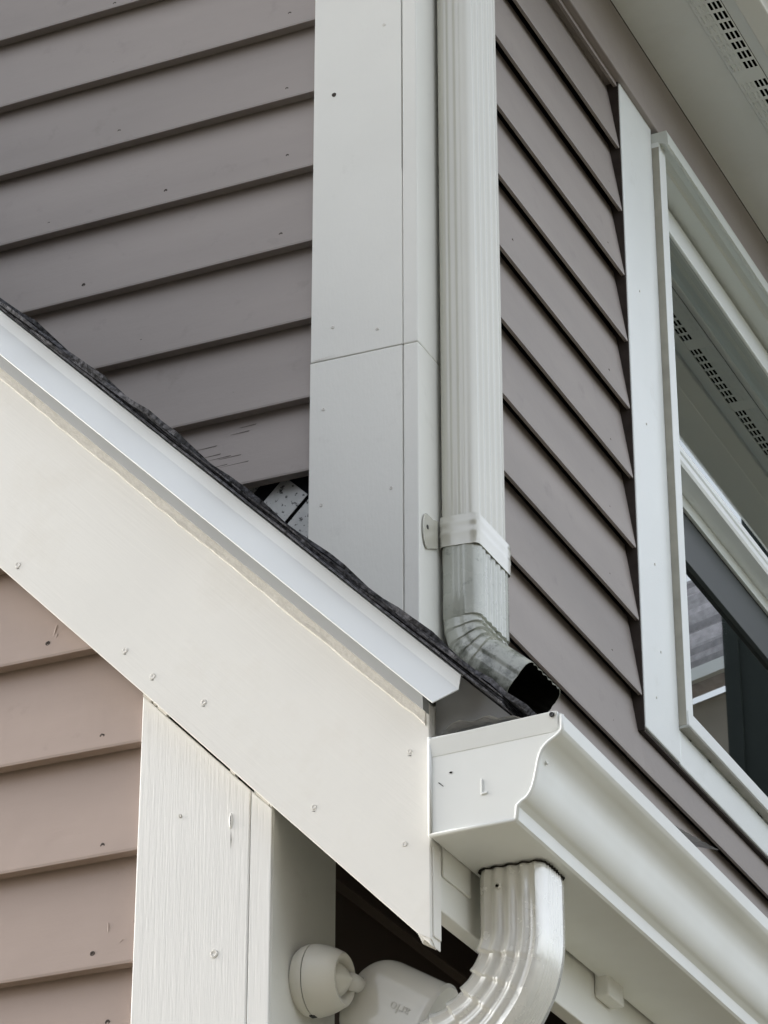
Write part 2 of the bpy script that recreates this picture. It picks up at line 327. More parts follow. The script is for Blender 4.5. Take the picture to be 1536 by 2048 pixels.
# moulded head: drip cap, cove, flat underside
head = [(-.06, .975), (.028, .975), (.030, .963), (.030, .947), (.026, .9455), (.020, .951), (.010, .953), (.002, .950), (-.002, .9455), (-.006, .9455), (-.034, .9475), (-.06, .9475)]
prism('head_frame', head, lambda u, v_, t: (u, t, v_), 1.0035, YW1 - .150, WINV, wn)
sash1 = box('sash_rail', -.050, -.0370, 1.0355, YW1 - .183, .893, .9415, WINW, wn, .002)
box('sash_stile', -.050, -.0372, 1.0353, 1.075, .42, .893, WINV, wn, .001)
box('sash_stile', -.050, -.0372, YW1 - .225, YW1 - .1825, .42, .893, WINV, wn, .001)
rail = prism('meeting_rail', [(-.075, .417), (-.036, .4185), (-.033, .424), (-.033, .434), (-.037, .437), (-.033, .441), (-.033, .452), (-.036, .457), (-.05, .458), (-.075, .458)], lambda u, v_, t: (u, t, v_), 1.0357, YW1 - .183, WINW, wn)
box('pane', -.0455, -.0425, 1.0752, YW1 - .2252, .4585, .8925, GLASS, wn, 0)
# lower sash sits further in
box('sash_rail', -.098, -.0762, 1.0356, YW1 - .183, .300, .4165, DARKG, wn, .001)
box('sash_lip', -.0759, -.069, 1.0358, YW1 - .183, .393, .4165, WINV, wn, .001)
box('sash_stile', -.098, -.0764, 1.0356, 1.072, -.12, .300, WINV, wn, .001)
box('sash_stile', -.098, -.0764, YW1 - .225, YW1 - .183, -.12, .300, DARKG, wn, .001)
box('pane', -.0885, -.0855, 1.0722, YW1 - .2252, -.11, .2998, GLASS, wn, 0)
# dark room seen through the panes
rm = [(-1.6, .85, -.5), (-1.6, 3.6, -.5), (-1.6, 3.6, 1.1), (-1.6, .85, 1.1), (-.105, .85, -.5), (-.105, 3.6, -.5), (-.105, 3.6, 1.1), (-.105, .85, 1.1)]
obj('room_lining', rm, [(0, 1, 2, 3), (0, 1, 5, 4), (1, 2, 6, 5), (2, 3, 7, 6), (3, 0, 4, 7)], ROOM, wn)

# dirt specks along the sill joint
for i in range(14):
    y = RND.choice([1.05, 1.13, 1.22, 1.35, 1.375, 1.39]) + RND.uniform(-.015, .015)
    z = -.1497
    obj('dirt_speck', [(.0008, y, z), (.0008, y + RND.uniform(.006, .02), z + .001), (.0008, y + .008, z - RND.uniform(.002, .006))], [(0, 1, 2)], DBROWN, wn)

# ------------------------------------------------------------------ upper eave: soffit, vent strip, fascia, gutter
so = thing('soffit', 'pale beige upper soffit with a row of dark vent slots', 'soffit')
ZS = 1.117
box('panel', .0105, .127, .0, 5.4, ZS, ZS + .012, SOFF, so, .0005)
box('panel', .181, .204, .0, 5.4, ZS, ZS + .012, SOFF, so, .0005)
vx = [.1272, .130, .1325, .1385, .141, .1465, .149, .1545, .1575, .1625, .1655, .1705, .1735, .1785, .1808]
slots = {2: 1, 4: 1, 6: 1, 8: 2, 10: 2, 12: 2}
vv, ff, idx = [], [], {}
ys = [0.0]
while ys[-1] < 3.6: ys += [ys[-1] + .0215, ys[-1] + .031]
for j, y in enumerate(ys):
    for i, x in enumerate(vx):
        idx[i, j] = len(vv); vv.append((x, y, ZS - .0015 - (0.0015 if i not in (0, len(vx) - 1) else 0)))
for j in range(len(ys) - 1):
    grp = j // 2
    for i in range(len(vx) - 1):
        if j % 2 == 0 and grp % 9 != 8 and (slots.get(i) == 2): continue
        ff.append((idx[i, j], idx[i + 1, j], idx[i + 1, j + 1], idx[i, j + 1]))
vs = obj('vent_strip', vv, ff, SOFF, so)
# shut louvres of the inner row: small raised tongues
vv, ff = [], []
for j in range(0, len(ys) - 1, 2):
    if (j // 2) % 9 == 8: continue
    for i in (2, 4, 6):
        k = len(vv); x0, x1 = vx[i], vx[i] + .004
        vv += [(x0, ys[j], ZS - .0032), (x0, ys[j + 1], ZS - .0032), (x1, ys[j + 1], ZS - .0052), (x1, ys[j], ZS - .0052), (x1 + .0004, ys[j], ZS - .0031), (x1 + .0004, ys[j + 1], ZS - .0031)]
        ff += [(k, k + 1, k + 2, k + 3), (k + 3, k + 2, k + 5, k + 4)]
lv = obj('louvres', vv, ff, SOFF, so); lv['kind'] = 'stuff'
box('vent_cavity', .1275, .1805, .0, 3.6, ZS + .004, ZS + .03, BLACKV, so, 0)
box('fascia', .2042, .246, -.10, 5.4, ZS - .010, ZS + .16, WHITE_C, so, .003)
ug = thing('gutter', 'pale gutter along the upper eave at the top right corner', 'gutter')
prism('trough', [(.262, 1.16), (.345, 1.16), (.347, 1.175), (.372, 1.20), (.378, 1.225), (.395, 1.24), (.395, 1.262), (.262, 1.262)], lambda u, v_, t: (u, t, v_), -.10, 5.4, METAL, ug, bevel=.002)

# ------------------------------------------------------------------ upper roof (above the picture; shades the walls)
ur = thing('roof', 'steep upper roof resting on the soffit eave above the frame', 'roof')
def slab(name, x0, z0, x1, z1, th, y0, y1, m, parent):
    L = math.hypot(x1 - x0, z1 - z0); nx, nz = -(z1 - z0) / L * th, (x1 - x0) / L * th
    if nz < 0: nx, nz = -nx, -nz
    return prism(name, [(x0, z0), (x1, z1), (x1 + nx, z1 + nz), (x0 + nx, z0 + nz)], lambda u, v_, t: (u, t, v_), y0, y1, m, parent)
slab('roof_slope', .30, 1.245, -1.75, 3.295, .08, -.55, 5.4, SHING, ur)
slab('roof_slope', -3.8, 1.245, -1.7505, 3.295, .08, -.55, 5.4, SHING, ur)

# ------------------------------------------------------------------ lower roof: deck and shingle courses, 45 degree pitch (x + z = const)
lr = thing('roof', 'dark shingled lower roof edge running down behind the white rake trim', 'roof')
YR = -0.59
rk = lambda s: (lambda y, X: (X, y, s - X))
def rakeprism(name, poly, X0, X1, m, parent, bevel=0.0, n=1, smooth=False):
    """poly: list of (y, s); swept along the rake, X0/X1 may depend on (y, s)"""
    return prism(name, poly, lambda y, s, X: (X, y, s - X), X0, X1, m, parent, bevel=bevel, n=n, smooth=smooth)
rakeprism('deck', [(-.570, -.474), (5.4, -.474), (5.4, -.50), (-.570, -.50)], -1.75, .305, DECK, lr)
rd = random.Random(5)
ee = 0.143
r2 = math.sqrt(2)
def shingle(k, y0, y1):
    u0 = -k * ee + rd.uniform(-.006, .006)                  # distance along slope, measured down from the eave tip
    u1 = u0 - .30; th = rd.uniform(.0030, .0046)
    Xe = .372; n0 = .0072 + rd.uniform(0, .0022)
    ny, nu = max(2, int((y1 - y0) / .30)), 12; top, bot = [], []
    def P(u, nn, y): # u<=0 up the slope ; nn height normal to the deck top (s=-.474)
        X = Xe + u / r2 + nn / r2; s = -.474 + nn * r2
        return (X, y, s - X)
    rings = []
    for i in range(nu + 1):
        f_ = i / nu; u = u0 + (u1 - u0) * f_
        lift = n0 * (1 - f_) + .0008
        if i < 3: lift += rd.uniform(.0, .0030)
        yj = rd.uniform(-.006, .005)
        row_t = [P(u, lift + th * (1 if i < nu * .7 else .4), y0 + yj + (y1 - y0 - yj) * j / ny) for j in range(ny + 1)]
        row_b = [P(u, lift * .9, y0 + yj * .7 + (y1 - y0 - yj * .7) * j / ny) for j in range(ny, -1, -1)]
        rings.append(row_t + row_b)
    v, f = loft(rings)
    return obj('shingle', v, f, SHING, lr)
for k in range(0, 15):
    ylim = 5.4 if k < 3 else -.004
    y = -.607 + rd.uniform(-.007, .005); off = (k * .31) % .9 + .12; first = True
    while y < ylim - .01:
        y1 = min(ylim, y + (off if first else .9)); first = False
        shingle(k, y, y1 - .003); y = y1
# starter strip and loose felt edge give the layered look at the rake
for i, (s0, s1, yo) in enumerate(((-.4735, -.4705, -.611), (-.4690, -.4662, -.606), (-.4650, -.4628, -.611))):
    pts = []
    rings = []
    for j in range(60):
        X = -1.75 + (.362 + 1.75) * j / 59
        dj = rd.uniform(-.0035, .0035); ds = rd.uniform(-.0009, .0009)
        rings.append([(X, yo + dj, s0 - X + ds), (X, yo + .2, s0 - X), (X, yo + .2, s1 - X), (X, yo + dj * .6, s1 - X + ds)])
    v, f = loft(rings); obj('starter_strip', v, f, SHING, lr)
# grey eave apron metal seen past the end of the drip edge
prism('eave_apron', [(.2735, -.775), (.300, -.7755), (.3615, -.837), (.350, -.853), (.2735, -.853)], lambda u, v_, t: (u, t, v_), -.5755, -.5725, GREYM, lr)
box('eave_apron', .274, .2752, -.57, 5.4, -.93, -.79, GREYM, lr, 0)

# ------------------------------------------------------------------ white rake trim
rb = thing('rake_board', 'wide white rake board sloping down to the gutter end cap', 'trim board')
rings = []
rbpoly = [(YR, -.536), (YR, -.800), (YR + .025, -.800), (YR + .025, -.536)]
bd = rakeprism('board', rbpoly, -1.75, .2725, WHITE_W, rb, bevel=.0014)
# caulk seam: ragged lighter strip along the top edge
rings = []
for j in range(150):
    X = -1.75 + (.268 + 1.75) * j / 149
    lo_ = -.5655 + wob((X, 0, 0), 14, .0014) + wob((X, 3, 0), 60, .0024); out = .0018 + abs(wob((X, 7, 0), 50, .0016))
    rings.append([(X, YR - .0002, lo_ - X), (X, YR - out, lo_ + .002 - X), (X, YR - .0014, -.558 - X), (X, YR - .0008, -.5495 - X), (X, YR + .002, -.5492 - X), (X, YR + .002, lo_ - X)])
v, f = loft(rings); obj('caulk_seam', v, f, CAULK, rb)
for x, z in ((-.236, -.542), (-.092, -.677), (-.056, -.715), (.008, -.758), (.141, -.902), (.25, -.859), (.244, -.96)):
    nail((x, YR, z), (0, -1, 0), RND.uniform(.0030, .0042), NAILW, bd, .0007)
    if RND.random() < .8: obj('paint_split', [(x - .003, YR - .0004, z - .0045), (x + .0025, YR - .0004, z - .0046), (x + .001, YR - .0004, z - .0054)], [(0, 1, 2)], GAPM, bd)
# splintered tip and rough plumb cut
box('end_grain', .2726, .2745, YR + .0035, YR + .022, -1.062, -.966, WHITE_W, rb, .0008)
obj('broken_tip', [(.258, YR - .0006, -1.0575), (.2735, YR - .0006, -1.066), (.273, YR + .012, -1.074), (.262, YR + .004, -1.0685), (.266, YR - .0008, -1.062)], [(0, 4, 3), (4, 1, 2, 3), (0, 1, 4)], NAILW, rb)

dr = thing('drip_edge', 'bluish white metal drip edge folded over the top of the rake board', 'drip edge')
dpoly = [(-.598, -.4742), (-.603, -.476), (-.6045, -.4945), (-.6175, -.5335), (-.6168, -.5350), (-.6156, -.5338), (-.603, -.4948), (-.6015, -.4765), (-.597, -.4757)]
def dend(y, s):
    if s > -.496: return .314 + (s + .474) * .12
    return .3115 + (s + .496) * .62
prism('folded_metal', dpoly, lambda y, s, X: (X, y + wob((X, 0, 1), 4, .0007), s - X + wob((X, 5, 1), 3, .0006)), -1.75, dend, DRIP, dr, n=40)
rakeprism('shade_hem', [(-.6060, -.5340), (-.6050, -.5500), (-.5903, -.5500), (-.5903, -.5340)], -1.75, .2720, HEM_SHADE, dr)  # grey strip carries the shaded band under the drip edge in its colour

# ------------------------------------------------------------------ lower front wall and post
lf = thing('house_wall', 'brown taupe clapboard lower wall below the rake board at bottom left', 'wall')
YL = -.566
fmL = lambda d, t, z: (t, YL + .002 + d, z)
obj('sheathing', [(-1.75, YL + .03, -2.6), (.06, YL + .03, -2.6), (.06, YL + .03, -.60), (-1.75, YL + .03, 1.22)], [(0, 1, 2, 3)], FELT, lf)
lbd = {}
for n_ in range(-13, 12):
    z0 = -.652 + E_ * n_
    xr = min(-.0785, -.70 - z0)
    if xr < -1.6: continue
    lbd[n_] = clapboard(fmL, -1.75, xr, z0, TAUPE, lf, seed=100 + n_ * 1.3)
for x, z in ((-.208, -.634), (-.132, -.761), (-.125, -.891), (-.132, -1.012), (-.114, -1.088)):
    k = int(math.floor((z + .652) / E_)); d = (z - (-.652 + k * E_)) * 0.0175 / E_
    nail((x, YL + .002 + d, z), (0, -1, -.05), .0032, NAILM, lbd[k], .0008)
# wrinkled flakes of paint
for cx_, cz_, n2 in ((-.185, -.63, 3), (-.100, -.985, 4)):
    for i in range(n2):
        x = cx_ + RND.uniform(-.02, .02); z = cz_ + RND.uniform(-.022, .02); L = RND.uniform(.004, .012); an = RND.uniform(.6, 2.0)
        k = int(math.floor((z + .652) / E_)); d = (z - (-.652 + k * E_)) * 0.0175 / E_
        dx, dz = math.cos(an) * L, math.sin(an) * L; y0 = YL + .0018 + d
        obj('paint_wrinkle', [(x, y0, z), (x + dx, y0, z + dz), (x + dx + .0012, y0 - .0003, z + dz), (x + .0012, y0 - .0003, z), (x + .0024, y0 + .0002, z), (x + dx + .0024, y0 + .0002, z + dz)], [(0, 1, 2, 3), (3, 2, 5, 4)], TAUPE, lbd[k])

po = thing('corner_post', 'white grained corner post under the rake board with a hairline joint', 'trim board')
gap = .0040
prism('face_board', [(-.0785, -2.6), (.0565, -2.6), (.0565, -.800 - .0565 - gap), (-.0785, -.800 + .0785 - gap)], mp, YL - .004, YL + .022, WHITE_V, po, bevel=.0016)
prism('edge_board', [(.0572, -2.6), (.082, -2.6), (.082, -.800 - .082 - gap), (.0572, -.800 - .0572 - gap)], mp, YL - .0036, YL + .0012, WHITE_V, po, bevel=.0012)
box('side_board', .0575, .0820, YL + .0014, -.413, -2.6, -.60, WHITE_C, po, .0006)
for x, z, r in ((.018, -1.037, .0048), (-.027, -.876, .0022)):
    nail((x, YL - .004, z), (0, -1, 0), r, NAILW, po, .0012)
# a knot that bulged and split the paint
rings = []
for rr, h in ((.0026, -.0005), (.0022, .0008), (.0008, .0016)):
    rings.append([(.034 + rr * math.cos(q * PI / 6), YL - .004 - h, -.892 + 3.8 * rr * math.sin(q * PI / 6)) for q in range(12)])
v, f = loft(rings); obj('knot', v, f, WHITE_V, po, smooth=True)
for z0, z1, x in ((-.884, -.899, .0338), (-.903, -.925, .0352)):
    obj('paint_split', [(x, YL - .0056, z0), (x + .0008, YL - .0056, (z0 + z1) / 2), (x + .0002, YL - .0056, z1), (x - .0004, YL - .0056, (z0 + z1) / 2)], [(0, 1, 2, 3)], NAILM, po)
# cracked caulk between post and rake board
X = -.0785
while X < .08:
    L = RND.uniform(.004, .016)
    fill = 1 if (X < -.055 or X > .06 or RND.random() < .30) else 0
    if fill:
        rakeprism('caulk_crumb', [(YL - .0035 + RND.uniform(-.0008, .0012), -.7995), (YL - .0035, -.8042 + RND.uniform(0, .0016)), (YL + .004, -.8042), (YL + .004, -.7995)], X, min(.0815, X + L), CAULK, po)
    X += L + RND.uniform(.0005, .003)
rakeprism('gap_backing', [(YL + .006, -.796), (YL + .006, -.806), (YL + .010, -.806), (YL + .010, -.796)], -.078, .0815, GAPM, po)

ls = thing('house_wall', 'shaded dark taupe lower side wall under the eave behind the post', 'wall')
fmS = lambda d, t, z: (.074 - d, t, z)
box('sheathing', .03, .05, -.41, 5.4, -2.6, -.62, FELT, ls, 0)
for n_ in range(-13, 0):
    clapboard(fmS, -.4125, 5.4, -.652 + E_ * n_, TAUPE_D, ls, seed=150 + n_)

# ------------------------------------------------------------------ lower eave: fascia and dark soffit
fa = thing('fascia_board', 'shaded white fascia board under the lower gutter', 'trim board')
box('board', .2545, .2722, YR + .026, 5.4, -1.027, -.80, WHITE_C, fa, .0015)
box('filler_block', .2724, .2750, YR + .028, -.492, -.990, -.93, WHITE_C, fa, .001)
box('cleat', .2724, .290, -.135, -.085, -.985, -.93, WHITE_C, fa, .003)

# ------------------------------------------------------------------ lower gutter
gu = thing('gutter', 'white ogee rain gutter along the lower eave with a flat end cap', 'gutter')
prof = [(.2762, -.853), (.2762, -.9600), (.2780, -.9618), (.3700, -.9606), (.3728, -.9585), (.3740, -.9450), (.3785, -.9415), (.3840, -.9385), (.3890, -.9320), (.3930, -.9220), (.3960, -.9090), (.3985, -.8980),
        (.4025, -.8890), (.4090, -.8825), (.4165, -.8780), (.4225, -.8735), (.4245, -.8700), (.4243, -.8545), (.4225, -.8518), (.4150, -.8508), (.4120, -.8535), (.4118, -.8580)]
def spline(P, a, b, sub=5):
    out = list(P[:a])
    for i in range(a, b):
        p0, p1, p2, p3 = P[max(i - 1, 0)], P[i], P[i + 1], P[min(i + 2, len(P) - 1)]
        for k in range(sub):
            t = k / sub
            out.append(tuple(.5 * (2 * p1[j] + (p2[j] - p0[j]) * t + (2 * p0[j] - 5 * p1[j] + 4 * p2[j] - p3[j]) * t * t + (-p0[j] + 3 * p1[j] - 3 * p2[j] + p3[j]) * t ** 3) for j in (0, 1)))
    return out + list(P[b:])
prof = spline(prof, 6, 15)
NPC = len(prof)
th = .0012
def offs(pl_, d):
    out = []
    for i, p in enumerate(pl_):
        a_ = pl_[max(0, i - 1)]; b_ = pl_[min(len(pl_) - 1, i + 1)]
        tx, tz = b_[0] - a_[0], b_[1] - a_[1]; L = math.hypot(tx, tz)
        out.append((p[0] - tz / L * d, p[1] + tx / L * d))
    return out
inner = offs(prof, th)
GY0 = -.600
tr_ = prism('trough', prof + inner[::-1], lambda u, v_, t: (u + wob((t, 0, 4), 1.6, .0012), t, v_ + wob((t, 3, 4), 1.3, .0014)), GY0 + .001, 5.4, METAL, gu, n=48, smooth=True)
e3 = tr_.modifiers.new('split', 'EDGE_SPLIT'); e3.split_angle = math.radians(24)
ec_out = prof[:NPC - 2]
prism('end_cap', [(p[0], p[1]) for p in offs(ec_out, .0008)], lambda u, v_, t: (u, t, v_), GY0 - .0008, GY0 + .0004, METAL, gu)
# raised bead around the edge of the cap (left, bottom and ogee side)
def tube(name, pts, r, m, parent, nseg=8, closed=False, flat=1.0):
    rings = []; n = len(pts)
    for i, p in enumerate(pts):
        p = Vector(p); t = (Vector(pts[min(n - 1, i + 1)]) - Vector(pts[max(0, i - 1)])).normalized()
        up = Vector((0, 1, 0)) if abs(t.y) < .9 else Vector((0, 0, 1))
        s = t.cross(up).normalized(); u2 = s.cross(t).normalized()
        rings.append([p + s * r * math.cos(2 * PI * k / nseg) + u2 * r * flat * math.sin(2 * PI * k / nseg) for k in range(nseg)])
    v, f = loft(rings); return obj(name, v, f, m, parent, smooth=True)
bead = [(x, GY0 - .0012, z) for x, z in offs(prof[:NPC - 4], .0012)]
tube('cap_bead', bead, .0024, METAL, gu)
prism('cap_hem', [(.2775, -.8555), (.4140, -.8495), (.4190, -.8500), (.4192, -.8690), (.4135, -.8715), (.2780, -.8755)], mp, lambda u, v_: GY0 - .0010 - (.0030 if v_ > -.86 else .0002), GY0 + .0010, METAL, gu, bevel=.0007)
# embossed letter L and scuffs on the cap
cx, cz = .3335, -.9175
obj_l = [(cx, cz + .0085), (cx + .0022, cz + .0085), (cx + .0022, cz - .0062), (cx + .0072, cz - .0056), (cx + .0072, cz - .0080), (cx, cz - .0088)]
prism('embossed_letter', obj_l, mp, GY0 - .0022, GY0 - .0006, METAL, gu, bevel=.0006)
obj('scuff', [(.2985, GY0 - .0013, -.8955), (.3005, GY0 - .0013, -.8945), (.3030, GY0 - .0013, -.8952), (.3012, GY0 - .0013, -.8972)], [(0, 1, 2, 3)], GAPM, gu)
obj('scuff', [(.2865, GY0 - .0013, -.9045), (.2875, GY0 - .0013, -.9043), (.2925, GY0 - .0013, -.9092), (.2922, GY0 - .0013, -.9098)], [(0, 1, 2, 3)], GAPM, gu)
nail((.4135, GY0 - .0045, -.8535), (0, -1, 0), .0028, BLACKP, gu, .0005, 'hole')
nail((.3990, -.585, -.8955), (1, -.1, .35), .0030, METAL, gu, .0012, 'rivet')
# hanger strap crossing the lip further back
prism('hanger', [(.4245, -.8500), (.4262, -.8520), (.4262, -.8705), (.4250, -.8715), (.4100, -.8485), (.2770, -.8435), (.2770, -.8450), (.4100, -.8500)], lambda u, v_, t: (u, t, v_), .09, .115, METAL, gu)
prism('hanger', [(.4245, -.8500), (.4262, -.8520), (.4262, -.8705), (.4250, -.8715), (.4100, -.8485), (.2770, -.8435), (.2770, -.8450), (.4100, -.8500)], lambda u, v_, t: (u, t, v_), .80, .825, METAL, gu)

# crinkled screen film lying in the gutter
def film(name, y0, y1, x0, x1, zf, seed, label, amp=1.0):
    nx, ny = 14, 46; vv = []; ff = []
    for j in range(ny + 1):
        for i in range(nx + 1):
            x = x0 + (x1 - x0) * i / nx; y = y0 + (y1 - y0) * j / ny
            z = zf(i / nx, j / ny) + noise.noise(Vector((x * 60, y * 45, seed))) * .004 * amp + noise.noise(Vector((x * 150, y * 130, seed))) * .002 * amp
            vv.append((x, y, z))
    for j in range(ny):
        for i in range(nx):
            k = j * (nx + 1) + i; ff.append((k, k + 1, k + nx + 2, k + nx + 1))
    return tag(obj(name, vv, ff, FILM), label, 'gutter screen')
film('gutter_screen', -.594, -.30, .283, .400, lambda u, v_: -.8515 + .017 * math.sin(min(1, u * 1.15) * PI) ** .5 * (1 - .45 * u) + .003 * math.sin(v_ * 9), 3.3, 'crumpled translucent gutter screen behind the end cap')
film('gutter_screen', -.33, -.09, .375, .4135, lambda u, v_: -.850 + .046 * (1 - .25 * u) * max(0, v_ - .12) / .88, 8.1, 'lifted corner of clear gutter screen above the gutter lip, right of the downspout', .35)

# ------------------------------------------------------------------ downspout profiles
def ds_profile(wu, wv, rc, ribs):
    """closed loop, +u, +v; ribs: dict face -> (count, amplitude, margin); faces 'u+','v+','u-','v-'"""
    hu, hv = wu / 2, wv / 2; out = []
    faces = (('v-', (-hu, -hv), (hu, -hv), (0, -1)), ('u+', (hu, -hv), (hu, hv), (1, 0)), ('v+', (hu, hv), (-hu, hv), (0, 1)), ('u-', (-hu, hv), (-hu, -hv), (-1, 0)))
    for nm, a_, b_, nn in faces:
        L = math.hypot(b_[0] - a_[0], b_[1] - a_[1]); tx, tv = (b_[0] - a_[0]) / L, (b_[1] - a_[1]) / L
        cnt, amp, mar = ribs.get(nm, (0, 0, 0)); s0, s1 = rc, L - rc
        ns = max(6, cnt * 10)
        for i in range(ns + 1):
            s = s0 + (s1 - s0) * i / ns; h = 0
            if cnt:
                q = (s - mar) / (L - 2 * mar)
                if 0 <= q <= 1: h = -amp * (.5 + .5 * math.cos(2 * PI * cnt * q))
            out.append((a_[0] + tx * s + nn[0] * h, a_[1] + tv * s + nn[1] * h))
        # rounded corner towards next face
        cxn, cvn = b_[0] - tx * rc - nn[0] * rc, b_[1] - tv * rc - nn[1] * rc
        for k in (1, 2, 3):
            an = k / 4 * PI / 2
            out.append((cxn + nn[0] * rc * math.cos(an) + tx * rc * math.sin(an), cvn + nn[1] * rc * math.cos(an) + tv * rc * math.sin(an)))
    return out
def sweep(name, profl, stations, m, parent, thick=.0009):
    """stations: (origin, Au, Av, fn) with fn(u, v) -> (u, v)"""
    rings = []
    for o_, au, av, fn in stations:
        rings.append([Vector(o_) + Vector(au) * fn(u, v_)[0] + Vector(av) * fn(u, v_)[1] for u, v_ in profl])
    v, f = loft(rings, True, False)
    ob = obj(name, v, f, m, parent, smooth=True)
    ob.data.materials.append(PIPE_SHADE)
    s = ob.modifiers.new('solid', 'SOLIDIFY'); s.thickness = thick; s.offset = -1; s.material_offset = 1; s.use_quality_normals = True
    e2 = ob.modifiers.new('split', 'EDGE_SPLIT'); e2.split_angle = math.radians(50)
    return ob
ident = lambda u, v_: (u, v_)

# ------------------------------------------------------------------ upper downspout
d1 = thing('downspout', 'long ribbed white downspout beside the tall corner board, its elbow open over the gutter', 'downspout')
YC, XC = .1120, .0300
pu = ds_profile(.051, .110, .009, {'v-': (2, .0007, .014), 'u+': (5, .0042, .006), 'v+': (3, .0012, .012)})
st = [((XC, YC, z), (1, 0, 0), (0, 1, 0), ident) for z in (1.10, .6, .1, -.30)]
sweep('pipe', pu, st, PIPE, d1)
pe = ds_profile(.0560, .1150, .015, {'v-': (2, .0008, .012), 'u+': (5, .0018, .016), 'v+': (3, .0012, .012)})
TH = math.radians(49); Rb = .075; zb = -.375
def arcst(xc, zc, th_, R_, sgn):
    # bend about y; centre of curvature on the sgn side
    return (xc + sgn * R_ * (1 - math.cos(th_)), zc - R_ * math.sin(th_)), (math.cos(th_), 0, sgn * math.sin(th_)), (sgn * math.sin(th_), 0, -math.cos(th_))
XE = XC + .0015
st = [((XE, YC, z), (1, 0, 0), (0, 1, 0), ident) for z in (-.258, -.30, -.34, zb)]
NS = 40; crimps = 4
for i in range(1, NS + 1):
    q = i / NS; th_ = TH * q
    (px, pz), au, dv = arcst(XE, zb, th_, Rb, 1)
    fr_ = (q * crimps) % 1.0 if q < 1 else 0.0
    saw = (1 - fr_)
    def fn(u, v_, saw=saw, q=q):
        iw = max(0, u / .027); ow = .35
        k = .0034 * saw * (iw + ow * .5)
        return (u - k * (1 if u > 0 else -.6), v_ * (1 - .034 * saw))
    st.append(((px, YC, pz), au, (0, 1, 0), fn))
(px, pz), au, dv = arcst(XE, zb, TH, Rb, 1)
for L in (.012, .03, .055, .070):
    st.append(((px + dv[0] * L, YC, pz + dv[2] * L), au, (0, 1, 0), ident))
elb = sweep('elbow', pe, st, ELBOW, d1)
# strap round the pipe with an ear screwed to the corner board
sp = ds_profile(.0570, .1170, .008, {})
st = []
for z, g_ in ((-.2300, 1.0), (-.2360, 1.0), (-.2385, 1.014), (-.2425, 1.014), (-.2450, 1.0), (-.2510, 1.0), (-.2535, 1.014), (-.2575, 1.014), (-.2600, 1.0), (-.2740, 1.0)):
    st.append(((XC + .002, YC, z - .0), (1, 0, -.06), (0, 1, 0), (lambda u, v_, g_=g_: (u * g_, v_ * g_))))
strap = sweep('strap', sp, st, PIPE, d1, .0012)
ear = []
for k in range(9):
    an = PI / 2 + k / 8 * PI
    ear.append((.020 + .013 * math.cos(an), -.262 + .024 * math.sin(an) * (1.0 if an < PI else 1.15)))
ear += [(.054, -.2745), (.054, -.2330), (.040, -.2380)]
prism('strap_ear', ear, lambda u, v_, t: (t, u, v_), .0012, .0032, PIPE, strap, bevel=.0006)
nail((.0034, .020, -.258), (1, 0, 0), .0034, BLACKP, strap, .0003, 'screw_hole')

# ------------------------------------------------------------------ lower downspout
d2 = thing('downspout', 'fat crimped white downspout elbow dropping from the gutter bottom', 'downspout')
pd_ = ds_profile(.076, .070, .016, {'v-': (3, .0034, .016), 'u+': (6, .0018, .015), 'v+': (4, .003, .008), 'u-': (5, .0015, .007)})
XC2, YC2 = .3210, -.4660
st = []
for z, g_ in ((-.9555, .94), (-.964, .97), (-.972, 1.0), (-1.000, 1.0), (-1.030, 1.0)):
    st.append(((XC2, YC2, z), (1, 0, 0), (0, 1, 0), (lambda u, v_, g_=g_: (u * g_, v_ * g_))))
TH2 = math.radians(70); R2_ = .123; NS = 60; crimps = 5
for i in range(1, NS + 1):
    q = i / NS; th_ = TH2 * q
    (px, pz), au, dv = arcst(XC2, -1.030, th_, R2_, -1)
    fr_ = (q * crimps) % 1.0 if q < 1 else 0.0
    saw = fr_ ** 1.6 if i % 12 else 0
    def fn(u, v_, saw=saw):
        iw = .5 - u / .07
        return (u - .0030 * saw * iw if u < 0 else u, v_ * (1 + (.095 * iw + .012) * saw))
    st.append(((px, YC2, pz), au, (0, 1, 0), fn))
(px, pz), au, dv = arcst(XC2, -1.030, TH2, R2_, -1)
for L in (.01, .03, .056):
    st.append(((px + dv[0] * L, YC2, pz + dv[2] * L), au, (0, 1, 0), ident))
sweep('elbow', pd_, st, ELBOW2, d2)
ex, ez = px + dv[0] * .046, pz + dv[2] * .046
st = []
for i in range(0, 25):                                   # second bend turns it down along the post, below the picture
    th_ = TH2 * (1 - i / 24); Rl = .078
    st.append(((ex - Rl * (math.cos(th_) - math.cos(TH2)), YC2, ez - Rl * (math.sin(TH2) - math.sin(th_))), (math.cos(th_), 0, -math.sin(th_)), (0, 1, 0), lambda u, v_: (u * .96, v_ * .96)))
o_ = st[-1][0]
st += [((o_[0], YC2, o_[2] - q), (1, 0, 0), (0, 1, 0), lambda u, v_: (u * .96, v_ * .96)) for q in (.05, 1.0, 2.3)]
sweep('pipe', pd_, st, ELBOW2, d2)
# screw and scalloped rim
nail((.3085, -.5010, -.985), (0, -1, 0), .0036, NAILW, d2, .0022, 'screw')
nail((.3085, -.5034, -.985), (0, -1, 0), .0016, GAPM, d2, .0003, 'screw')
rim = []
for u, v_ in pd_:
    j = 1.03 + .035 * noise.noise(Vector((u * 90, v_ * 90, 2.0)))
    rim.append((XC2 + u * j, YC2 + v_ * j))
prism('sealant_ring', rim, lambda u, v_, t: (u, v_, t), -.9634, -.9622, GAPM, d2)

